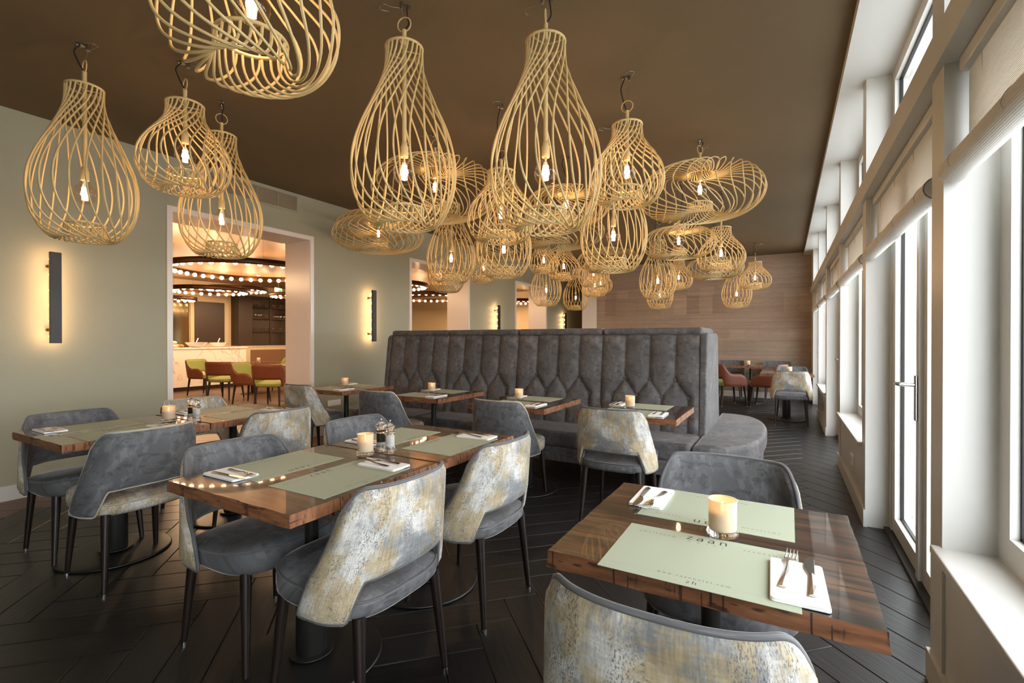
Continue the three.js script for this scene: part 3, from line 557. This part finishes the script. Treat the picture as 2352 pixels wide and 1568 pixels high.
function setting(x, z, turn, where, y = TH) { // turn: direction the diner faces
  const R = (dx, dz) => [x + dx * Math.cos(turn) + dz * Math.sin(turn), z - dx * Math.sin(turn) + dz * Math.cos(turn)];
  const put = (o, dx, dy, dz, t) => { const [a, b] = R(dx, dz); o.position.set(a, y + dy, b); o.rotation.y = turn + t; return o; };
  const jr = rng(Math.round((x * 131 + z * 717) * 100)), j = () => (jr() - 0.5);
  put(solo('placemat', matGeo, [M.matback, M.matback, M.paperMat, M.matback, M.matback, M.matback], 'sage paper placemat printed zaan, ' + where, 'placemat', null, 'sage paper placemats'), 0, 0.0008, 0, j() * 0.03);
  const n = thing('napkin', 'folded white napkin under cutlery, ' + where, 'napkin', [0, 0, 0], 0, 'white napkins'); put(n, 0.205, 0.0014, 0.02, j() * 0.06);
  part('lower_fold', napGeo[0], M.napkin, n); part('upper_fold', napGeo[1], M.napkin, n);
  const f = thing('fork', 'steel fork on the napkin, ' + where, 'fork', [0, 0, 0], 0, 'steel forks'); put(f, 0.186, 0.0105, -0.025, -0.09 + j() * 0.06); part('handle', forkHandle, M.steel, f);
  for (const t of [-0.0111, -0.0037, 0.0037, 0.0111]) part('tine', tineGeo, M.steel, f, [t, 0, 0]);
  const k = thing('knife', 'steel knife on the napkin, ' + where, 'knife', [0, 0, 0], 0, 'steel knives'); put(k, 0.233, 0.0105, -0.012, j() * 0.05); part('handle', knifeHandle, M.steel, k); part('blade', bladeGeo, M.steel, k);
}
const tumblerG = lathe([[0.034, 0.018], [0.036, 0.02], [0.0365, 0.098], [0.0385, 0.1], [0.035, 0.1], [0.0335, 0.096], [0.033, 0.022], [0.001, 0.02]], 36);
const tbaseG = lathe([[0.001, 0], [0.036, 0], [0.04, 0.004], [0.041, 0.01], [0.038, 0.018], [0.034, 0.0195], [0.001, 0.0195]], 36);
const waxG = lathe([[0.001, 0.0215], [0.031, 0.0215], [0.0315, 0.066], [0.026, 0.068], [0.012, 0.066], [0.001, 0.066]], 28), flameG = lathe([[0.0005, 0.068], [0.004, 0.073], [0.005, 0.079], [0.0028, 0.088], [0.0004, 0.096]], 12);
function candle(x, z, where, y = TH) {
  const o = thing('candle_glass', 'frosted glass tumbler with a lit candle, ' + where, 'candle', [x, y + 0.0006, z], 0, 'candle tumblers');
  part('foot', tbaseG, M.clear, o); part('tumbler', tumblerG, M.frosted, o); part('wax', waxG, M.wax, o); part('flame', flameG, M.flame, o);
  const p = new THREE.PointLight(new THREE.Color(1, 0.55, 0.22), CANDLE_CD); p.position.set(0, 0.082, 0); p.castShadow = true; p.shadow.radius = 0.3; p.name = 'candle_flame'; o.add(p);
}
const millBody = lathe([[0.001, 0], [0.026, 0], [0.0275, 0.004], [0.026, 0.009], [0.028, 0.012], [0.026, 0.018], [0.0225, 0.024], [0.0215, 0.04], [0.0215, 0.085], [0.025, 0.089], [0.027, 0.095], [0.024, 0.1], [0.001, 0.1]], 32);
const millHead = lathe([[0.001, 0.101], [0.019, 0.101], [0.017, 0.108], [0.024, 0.118], [0.0255, 0.126], [0.021, 0.135], [0.012, 0.14], [0.006, 0.143], [0.001, 0.143]], 32), millFill = lathe([[0.001, 0.045], [0.0185, 0.045], [0.0185, 0.086], [0.001, 0.086]], 24), millKnob = lathe([[0.001, 0.1435], [0.004, 0.1435], [0.0035, 0.148], [0.006, 0.152], [0.004, 0.157], [0.001, 0.158]], 16), millCap = lathe([[0.001, 0.027], [0.0165, 0.027], [0.0165, 0.0445], [0.001, 0.0445]], 24);
function mill(x, z, fill, name, label) {
  const o = thing(name, label, 'mill', [x, TH + 0.0006, z]);
  const b = part('body', millBody, M.clear, o); part('filling', millFill, fill, b); part('grinder', millCap, M.plastic, b); part('head', millHead, M.clear, o); part('knob', millKnob, M.steel, o);
}
table(-0.18, -1.445, 0.70, 0.675, 'dark plank table at the front right beside the terrace door', 1);
table(-1.685, -1.295, 0.735, 0.725, 'front centre plank table nearest the camera', 2);
table(-1.685, -2.005, 0.725, 0.675, 'second centre plank table joined behind the front one', 3);
table(-3.555, -1.34, 0.72, 0.725, 'front left plank table beside the plain grey chair', 4);
table(-3.57, -2.065, 0.72, 0.70, 'rear left plank table before the first opening', 5);
table(-0.99, -3.68, 0.72, 0.72, 'plank table at the bench end nearest the windows', 6);
table(-1.97, -3.70, 0.72, 0.76, 'third bench table from the sage wall', 7);
table(-3.07, -3.79, 0.72, 0.76, 'second bench table from the sage wall', 8);
table(-4.33, -3.79, 0.74, 0.76, 'bench table nearest the sage wall', 9);
table(0.02, -8.96, 0.74, 0.72, 'far small plank table against the windows', 10);
table(-0.62, -11.05, 1.1, 0.7, 'far long plank table before the brown wall', 11);
table(-11.15, -6.95, 1.0, 0.8, 'thick plank table seen left through the first opening', 12);
table(-9.2, -6.6, 0.9, 0.8, 'thick plank table seen right through the first opening', 13);
setting(-0.18, -1.245, 0, 'front right table, near side'); setting(-0.185, -1.625, Math.PI, 'front right table, far side');
setting(-1.505, -1.295, FE, 'front centre table, right side'); setting(-1.888, -1.30, FW, 'front centre table, left side');
setting(-1.495, -1.99, FE, 'second centre table, right side'); setting(-1.885, -2.0, FW, 'second centre table, left side');
setting(-3.35, -1.295, FE, 'front left table, right side'); setting(-3.742, -1.305, FW, 'front left table, left side');
setting(-3.39, -2.05, FE, 'rear left table, right side'); setting(-3.77, -2.05, FW, 'rear left table, left side');
setting(-0.99, -3.50, 0, 'bench table by the windows, chair side'); setting(-0.99, -3.87, Math.PI, 'bench table by the windows, bench side');
setting(-1.97, -3.51, 0, 'third bench table, chair side'); setting(-1.97, -3.89, Math.PI, 'third bench table, bench side');
setting(-3.07, -3.60, 0, 'second bench table, chair side'); setting(-3.07, -3.98, Math.PI, 'second bench table, bench side');
setting(-4.33, -3.60, 0, 'bench table by the sage wall, chair side'); setting(-4.33, -3.98, Math.PI, 'bench table by the sage wall, bench side');
candle(-0.149, -1.432, 'front right table'); candle(-1.70, -1.60, 'front centre table'); candle(-3.53, -1.62, 'front left table');
candle(-1.05, -3.70, 'bench table by the windows'); candle(-2.05, -3.72, 'third bench table'); candle(-3.10, -3.80, 'second bench table'); candle(-4.36, -3.80, 'bench table by the sage wall');
candle(-0.66, -11.0, 'far long table'); candle(0.06, -8.85, 'far table by the windows'); candle(-10.95, -6.95, 'table beyond the first opening');
mill(-1.70, -1.70, M.pepper, 'pepper_mill', 'clear pepper mill beside the candle on the centre tables');
mill(-1.632, -1.69, M.salt, 'salt_mill', 'clear salt mill beside the candle on the centre tables');
mill(-3.45, -1.72, M.pepper, 'pepper_mill', 'clear pepper mill beside the candle on the left tables');
mill(-3.37, -1.71, M.salt, 'salt_mill', 'clear salt mill beside the candle on the left tables');

// ================================================================ BANQUETTE (double sided, tufted grey velvet, rounded ends)
{
  const o = thing('banquette', 'long double sided grey velvet banquette with tall buttoned back', 'bench', [-2.55, 0, -5.02]), VB = M.velvetBench;
  const X = [-1.90, -0.98, -0.02, 0.95, 1.90], Y0 = 0.43, Y1 = 1.345, ZF0 = 0.47, ZF1 = 0.345;   // local; front face at +z
  const face = (v) => lerp(ZF0, ZF1, v);
  const panel = (w) => {
    const NU = 96, NV = 84, Hp = Y1 - Y0, r1 = 0.54, r2 = 0.36, segs = [], but = [];
    for (const a of [0.25, 0.5, 0.75]) { segs.push([a, 1.02, a, r1]); but.push([a, r1]); for (const s of [-0.125, 0.125]) segs.push([a, r1, a + s, r2]); }
    for (const a of [0.125, 0.375, 0.625, 0.875]) { segs.push([a, r2, a, -0.02]); but.push([a, r2]); }
    segs.push([0, -0.1, 0, 1.1], [1, -0.1, 1, 1.1]);
    const pos = [], uv = [], ind = [], disp = (u, v) => {
      let d = 9; for (const [a, b, c, e] of segs) { const px = (c - a) * w, py = (e - b) * Hp, qx = (u - a) * w, qy = (v - b) * Hp, t = clamp((px * qx + py * qy) / (px * px + py * py)); d = Math.min(d, Math.hypot(qx - px * t, qy - py * t)); }
      let b = 9; for (const [a, c] of but) b = Math.min(b, Math.hypot((u - a) * w, (v - c) * Hp));
      const top = sstep(0, 0.05, (1 - v) * Hp);
      return (0.012 + 0.036 * (1 - Math.exp(-d / 0.035))) * (0.55 + 0.45 * top) - 0.016 * Math.exp(-b * b / 0.0008);
    };
    for (let i = 0; i <= NU; i++) for (let j = 0; j <= NV; j++) { const u = i / NU, v = j / NV; pos.push(u * w, lerp(Y0, Y1, v), face(v) + disp(u, v)); uv.push(u * w, v * Hp); }
    for (let i = 0; i < NU; i++) for (let j = 0; j < NV; j++) { const a = i * (NV + 1) + j, b = a + NV + 1; ind.push(a, b, b + 1, a, b + 1, a + 1); }
    const g = new THREE.BufferGeometry(); g.setAttribute('position', new THREE.Float32BufferAttribute(pos, 3)); g.setAttribute('uv', new THREE.Float32BufferAttribute(uv, 2)); g.setIndex(ind); g.computeVertexNormals();
    return { g, but: but.map(([a, c]) => [a * w, lerp(Y0, Y1, c), face(c) + disp(a, c) + 0.011]) };
  };
  const btn = new THREE.SphereGeometry(0.015, 14, 8).scale(1, 1, 0.6);
  for (let k = 0; k < 4; k++) {
    const { g, but } = panel(X[k + 1] - X[k]);
    for (const s of [1, -1]) {
      const p = part('back_panel', g, VB, o, s > 0 ? [X[k], 0, 0] : [X[k + 1], 0, 0], s > 0 ? null : [0, Math.PI, 0]);
      for (const b of but) part('button', btn, VB, p, b);
    }
    const w = X[k + 1] - X[k];
    part('top_bolster', metric(rbox(w - 0.004, 0.075, 0.77, 0.034, 4).translate(X[k] + w / 2, Y1 + 0.03, 0)), VB, o);
  }
  const core = (() => { const s = new THREE.Shape(); s.moveTo(-ZF0 + 0.005, Y0 - 0.1); s.lineTo(ZF0 - 0.005, Y0 - 0.1); s.lineTo(ZF1 - 0.005, Y1); s.lineTo(-ZF1 + 0.005, Y1); return new THREE.ExtrudeGeometry(s, { depth: 3.78, bevelEnabled: false }).rotateY(Math.PI / 2).translate(-1.89, 0, 0); })();
  part('back_core', metric(core), VB, o);
  for (const s of [-1, 1]) {                       // padded end panels
    const sh2 = new THREE.Shape(); sh2.moveTo(-ZF0 - 0.03, Y0 - 0.08); sh2.lineTo(ZF0 + 0.03, Y0 - 0.08); sh2.lineTo(ZF1 + 0.04, Y1 - 0.06); sh2.quadraticCurveTo(ZF1 + 0.035, Y1, ZF1 - 0.03, Y1); sh2.lineTo(-ZF1 + 0.03, Y1); sh2.quadraticCurveTo(-ZF1 - 0.035, Y1, -ZF1 - 0.04, Y1 - 0.06);
    const g = new THREE.ExtrudeGeometry(sh2, { depth: 0.03, bevelEnabled: true, bevelSize: 0.014, bevelThickness: 0.016, bevelSegments: 4 }).rotateY(Math.PI / 2).translate(s > 0 ? 1.895 : -1.94, 0, 0);
    part('end_panel', metric(g), VB, o);
  }
  for (const s of [1, -1]) for (let k = 0; k < 4; k++) {
    const w = X[k + 1] - X[k];
    part('seat_cushion', metric(rbox(w - 0.003, 0.155, 0.53, 0.045, 5).translate(X[k] + w / 2, 0.375, s * 0.725)), VB, o);
    part('seat_base', metric(rbox(w - 0.002, 0.13, 0.525, 0.012, 2).translate(X[k] + w / 2, 0.24, s * 0.722)), VB, o);
  }
  for (const s of [-1, 1]) {                       // half round end seats
    const plan = (dx, dz) => { const p = new THREE.Shape(); p.moveTo(0, -dz); p.lineTo(0, dz); for (let i = 0; i <= 28; i++) { const a = Math.PI / 2 - i / 28 * Math.PI; p.lineTo(dx * Math.max(0, Math.cos(a)) ** 0.75, dz * Math.sign(Math.sin(a)) * Math.abs(Math.sin(a)) ** 0.85); } return p; };
    const ex = (d, h, b, y) => { const g = new THREE.ExtrudeGeometry(plan(0.46 - b, 0.985 - b), { depth: h - 2 * b, bevelEnabled: true, bevelSize: b, bevelThickness: b, bevelSegments: 5 }).rotateX(-Math.PI / 2).translate(b, y + b, 0); if (s < 0) g.rotateY(Math.PI); return g.translate(s * 1.905, 0, 0); };
    part('end_cushion', metric(ex(0, 0.155, 0.04, 0.3)), VB, o); part('end_base', metric(ex(0, 0.128, 0.01, 0.176)), VB, o);
  }
  for (const x of [-1.85, -0.98, -0.02, 0.95, 1.85]) for (const z of [-0.93, 0.93]) part('leg', rod([x, 0, z], [x, 0.18, z], 0.017, 0.017, 14), M.steel, o);
}

// ================================================================ ROLLED BLINDS
{
  const names = { 2: 'nearest rolled white reed blind, cut by the right edge', 3: 'rolled white reed blind over the nearest terrace door', 4: 'rolled white reed blind over the third bay from the camera', 5: 'rolled white reed blind over the fourth bay from the camera', 6: 'rolled white reed blind over the fifth bay from the camera', 7: 'farthest rolled white reed blind', 1: 'rolled white reed blind beside the camera', 0: 'rolled white reed blind behind the camera' };
  for (let k = 0; k < POST.length - 1; k++) {
    const z1 = POST[k] - PW - 0.03, z0 = POST[k + 1] + PW + 0.03, w = z1 - z0, zc = (z0 + z1) / 2, drop = 0.325;
    const o = thing('roller_blind', names[k], 'blind', [0.545, 2.27, zc], 0, 'rolled reed blinds');
    part('head_rail', rbox(0.05, 0.05, w + 0.02, 0.006).translate(0, -0.025, 0), M.white, o);
    const reeds = []; for (let i = 0; i < 54; i++) reeds.push(new THREE.BoxGeometry(0.0022, 0.0046, w).translate(0, -0.052 - i * 0.0060, 0));
    const sheet = part('reed_sheet', mergeGeometries(reeds), M.blind, o); sheet.userData.kind = 'stuff';
    const roll = []; for (let i = 0; i < 46; i++) { const a = i / 46 * Math.PI * 2; roll.push(new THREE.BoxGeometry(0.0022, 0.0052, w).rotateZ(0).translate(0.042, 0, 0).rotateZ(a)); }
    roll.push(cyl(0.0375, 0.0375, w, 28).rotateX(Math.PI / 2));
    const rl = part('roll', mergeGeometries(roll), M.blind, o, [-0.04, -0.05 - drop - 0.012, 0]); rl.userData.kind = 'stuff';
    for (const f of [-0.42, -0.14, 0.14, 0.42]) part('cord', tube([[-0.003, -0.05, f * w], [-0.003, -0.05 - drop + 0.03, f * w], [-0.06, -0.05 - drop + 0.03, f * w], [-0.086, -0.05 - drop - 0.02, f * w], [-0.04, -0.05 - drop - 0.058, f * w]], 0.0014, 28, 5), M.white, o);
  }
}
{ // socket under the third bay's window
  const o = thing('wall_socket', 'white double socket on the wall under the window past the door', 'socket', [0.495, 0.30, -4.88]);
  part('plate', rbox(0.012, 0.082, 0.15, 0.004).translate(-0.006, 0, 0), M.plastic, o);
  for (const z of [-0.036, 0.036]) part('recess', cyl(0.02, 0.02, 0.004, 20).rotateZ(Math.PI / 2), M.white, o, [-0.0115, 0, z]);
}
{
  const o = thing('wall_socket', 'white socket low on the sage wall behind the bench table', 'socket', [XL, 0.42, -4.55]);
  part('plate', rbox(0.014, 0.08, 0.22, 0.004).translate(0.007, 0, 0), M.plastic, o);
}

// ================================================================ THE ROOM BEYOND: ring lamps, buffet, cabinets
{
  const g = new THREE.SphereGeometry(0.036, 14, 10);
  const RL = [[-8.26, -5.08, 2.47, 1.24, 44, 'largest bulb-studded ring lamp, filling the first opening'], [-11.26, -6.01, 2.36, 0.77, 26, 'lower left bulb ring lamp in the first opening'], [-12.32, -7.25, 2.55, 0.70, 24, 'bulb ring lamp behind and right of the lower left ring'], [-11.87, -8.55, 2.47, 0.6, 20, 'small bulb ring lamp beside the green exit sign'], [-13.6, -6.35, 2.3, 0.5, 18, 'farthest small bulb ring lamp at the left of the opening'],
    [-7.70, -8.04, 2.47, 0.79, 28, 'bulb ring lamp cut by the left edge of the middle opening'], [-8.85, -10.72, 2.47, 1.2, 40, 'wide bulb ring lamp crossing the middle opening'], [-7.25, -13.2, 2.45, 0.6, 22, 'small bulb ring lamp seen in the third opening'], [-9.6, -13.6, 2.3, 0.6, 22, 'lowest bulb ring lamp in the middle opening'], [-8.3, -1.3, 2.47, 1.2, 40, 'bulb ring lamp hidden behind the sage wall, left of the first opening']];
  for (const [x, z, y, r, n, label] of RL) {
    const o = thing('ring_lamp', label, 'ring lamp', [x, y, z], 0, 'bulb ring lamps');
    part('band', lathe([[r - 0.02, 0], [r + 0.02, 0], [r + 0.02, 0.09], [r - 0.02, 0.09], [r - 0.02, 0]], 72), M.bronze, o);
    for (let k = 0; k < n; k++) { const a = k / n * Math.PI * 2; part('bulb', g, M.globe, o, [(r - 0.055) * Math.cos(a), 0.012, (r - 0.055) * Math.sin(a)]); }
    for (let k = 0; k < 3; k++) { const a = k * 2.094 + 0.4; part('suspension_wire', rod([r * Math.cos(a), 0.09, r * Math.sin(a)], [r * Math.cos(a), 3.0 - y, r * Math.sin(a)], 0.002, 0.002, 5), M.steel, o); }
    const m = r > 1 ? 10 : 6;
    for (let k = 0; k < m; k++) { const a = Math.floor(k * n / m) / n * Math.PI * 2, p = new THREE.PointLight(new THREE.Color(1, 0.62, 0.34), RING_CD * n / m / 4); p.position.set((r - 0.055) * Math.cos(a), 0.012, (r - 0.055) * Math.sin(a)); p.castShadow = true; p.shadow.radius = 1.5; p.name = 'ring_bulb'; o.add(p); }
  }
}
{
  const o = thing('buffet_counter', 'pale marble buffet counter seen through the first opening', 'counter', [-13.5, 0, -6.2]);
  part('front', metric(bx(-0.4, 0.4, 0.1, 1.05, -1.75, 1.75)), M.marble, o); part('top', metric(rbox(0.86, 0.04, 3.56, 0.006).translate(0, 1.07, 0)), M.marble, o); part('plinth', metric(bx(-0.36, 0.36, 0, 0.1, -1.7, 1.7)), M.darkcab, o);
  for (const z of [-0.58, 0.58]) part('panel_joint', bx(0.4, 0.403, 0.1, 1.05, z - 0.004, z + 0.004), M.jamb, o);
  const b = thing('display_board', 'large dark brown board on the wall behind the buffet', 'board', [-14.79, 1.8, -7.86]); part('panel', rbox(0.05, 1.18, 0.84, 0.004).translate(0.03, 0, 0), M.darkcab, b); part('surround', merged([bx(0, 0.03, -0.62, 0.75, 0.42, 0.52), bx(0, 0.03, -0.62, 0.75, -0.56, -0.42), bx(0, 0.03, 0.6, 0.75, -0.42, 0.42)]), M.cream, b);
  const m = thing('wall_mirror', 'tall bronze mirror left of the dark board behind the buffet', 'mirror', [-14.8, 1.75, -6.75]); part('frame', rbox(0.04, 1.5, 1.1, 0.004).translate(0.02, 0, 0), M.bronze, m); part('mirror_glass', bx(0.04, 0.044, -0.72, 0.72, -0.52, 0.52), std({ color: 0x8a7a5c, roughness: 0.06, metalness: 1 }), m);
  const c = thing('glass_cabinet', 'dark tall cabinet with glass doors and shelves beyond the first opening', 'cabinet', [-14.6, 1.1, -9.35]);
  part('side_panel', metric(bx(-0.2, 0.2, 0, 1.55, 0.40, 0.84)), M.darkcab, c); part('carcass', merged([bx(-0.2, -0.18, 0, 1.55, -0.86, 0.4), bx(-0.18, 0.2, 1.5, 1.55, -0.86, 0.4), bx(-0.18, 0.2, 0, 0.04, -0.86, 0.4), bx(-0.18, 0.2, 0.04, 1.5, -0.86, -0.82)]), M.darkcab, c);
  for (const z of [-0.2]) part('mullion', bx(0.17, 0.2, 0.04, 1.5, z - 0.02, z + 0.02), M.darkcab, c);
  for (const [a, d] of [[-0.8, -0.24], [-0.16, 0.38]]) { const p = new THREE.PlaneGeometry(d - a, 1.44).rotateY(Math.PI / 2); part('glass_door', p, M.glass, c, [0.19, 0.77, (a + d) / 2]); }
  for (const y of [0.45, 0.85, 1.2]) part('shelf', bx(-0.17, 0.15, y, y + 0.015, -0.81, 0.39), M.bronze, c);
  const gl = lathe([[0.001, 0], [0.03, 0], [0.034, 0.11], [0.031, 0.11], [0.027, 0.005], [0.001, 0.005]], 14); let q = 0;
  for (const y of [0.465, 0.865, 1.215]) for (let k = 0; k < 9; k++) { const t = solo('drinking_glass', gl, M.clear, 'clear drinking glass in the glass cabinet, ' + ['lower', 'middle', 'upper'][q] + ' shelf', 'glass', [-14.56 + (k % 2) * 0.1, 1.1 + y, -10.05 + k * 0.125], 'glasses in the cabinet'); if (k === 8) q++; void t; }
  const u = thing('base_unit', 'brown base unit with pale frame under the glass cabinet', 'cabinet', [-14.46, 0, -9.35]); part('body', metric(bx(-0.3, 0.3, 0, 1.08, -0.9, 0.9)), M.cream, u); part('door', metric(bx(0.3, 0.315, 0.1, 0.98, -0.86, 0.62)), M.brownpanel, u); part('top', metric(bx(-0.3, 0.33, 1.08, 1.1, -0.92, 0.92)), M.marble, u);
  const e = thing('exit_sign', 'green emergency exit sign hanging beyond the first opening', 'sign', [-12.5, 2.66, -8.53], 0.5); part('housing', rbox(0.04, 0.19, 0.36, 0.004), M.plastic, e); part('sign_face', bx(0.02, 0.022, -0.07, 0.05, -0.14, 0.02), M.signgreen, e); part('bracket', rod([0, 0.09, 0], [0, 0.34, 0], 0.006), M.steel, e);
  solo('smoke_detector', lathe([[0.001, 0], [0.055, 0], [0.05, -0.03], [0.03, -0.045], [0.001, -0.045]], 24), M.plastic, 'white smoke detector on the bronze ceiling beyond', 'detector', [-11.99, 3.0, -7.61]);
  const bowlG = lathe([[0.001, 0], [0.09, 0], [0.15, 0.04], [0.2, 0.1], [0.22, 0.13], [0.214, 0.13], [0.19, 0.1], [0.14, 0.045], [0.08, 0.012], [0.001, 0.012]], 36);
  solo('salad_bowl', bowlG, M.plastic, 'wide white bowl on the buffet, left one', 'bowl', [-13.3, 1.092, -6.75], 'bowls on the buffet').scale.set(1.15, 1, 1.15);
  solo('salad_bowl', bowlG, M.plastic, 'wide white bowl on the buffet, right one', 'bowl', [-13.3, 1.092, -7.3], 'bowls on the buffet').scale.set(0.95, 0.95, 0.95);
  [[-6.7, 'left'], [-7.25, 'right']].forEach(([z, s]) => solo('serving_spoon', rod([0, 0, 0], [-0.05, 0.22, -0.12], 0.008, 0.014, 10), M.plastic, 'serving spoon standing in the ' + s + ' buffet bowl', 'spoon', [-13.3, 1.107, z], 'serving spoons'));
  for (let k = 0; k < 9; k++) { const r = rng(k + 3); solo('bread_roll', new THREE.SphereGeometry(0.055, 14, 10).scale(1.3, 0.75, 1), k % 2 ? M.bread : M.wax, 'small bread roll heaped at the left end of the buffet', 'bread', [-13.3 + 0.18 * ((k % 3) - 1), 1.134 + (k > 5 ? 0.085 : 0), -6.14 - 0.16 * Math.floor((k % 6) / 3)], 'bread rolls on the buffet', [0, r() * 3, 0]); }
  const car = lathe([[0.001, 0], [0.05, 0], [0.055, 0.09], [0.03, 0.15], [0.026, 0.19], [0.042, 0.24], [0.039, 0.24], [0.023, 0.19], [0.027, 0.15], [0.05, 0.09], [0.046, 0.006], [0.001, 0.006]], 20);
  [-5.98, -6.1, -6.3].forEach((z, k) => solo('carafe', car, M.clear, 'clear glass carafe behind the bread on the buffet, ' + ['left', 'middle', 'right'][k] + ' one', 'carafe', [-13.6, 1.092, z], 'carafes on the buffet'));
  const d = thing('panel_door', 'brown double doors at the end of the room beyond', 'door', [-9.6, 0, -14.99]); for (const x of [-0.66, 0.01]) part('leaf', bx(x, x + 0.65, 0, 2.4, 0, 0.05), M.brownpanel, d);
}

// ================================================================ hand over
renderer.render(scene, camera);
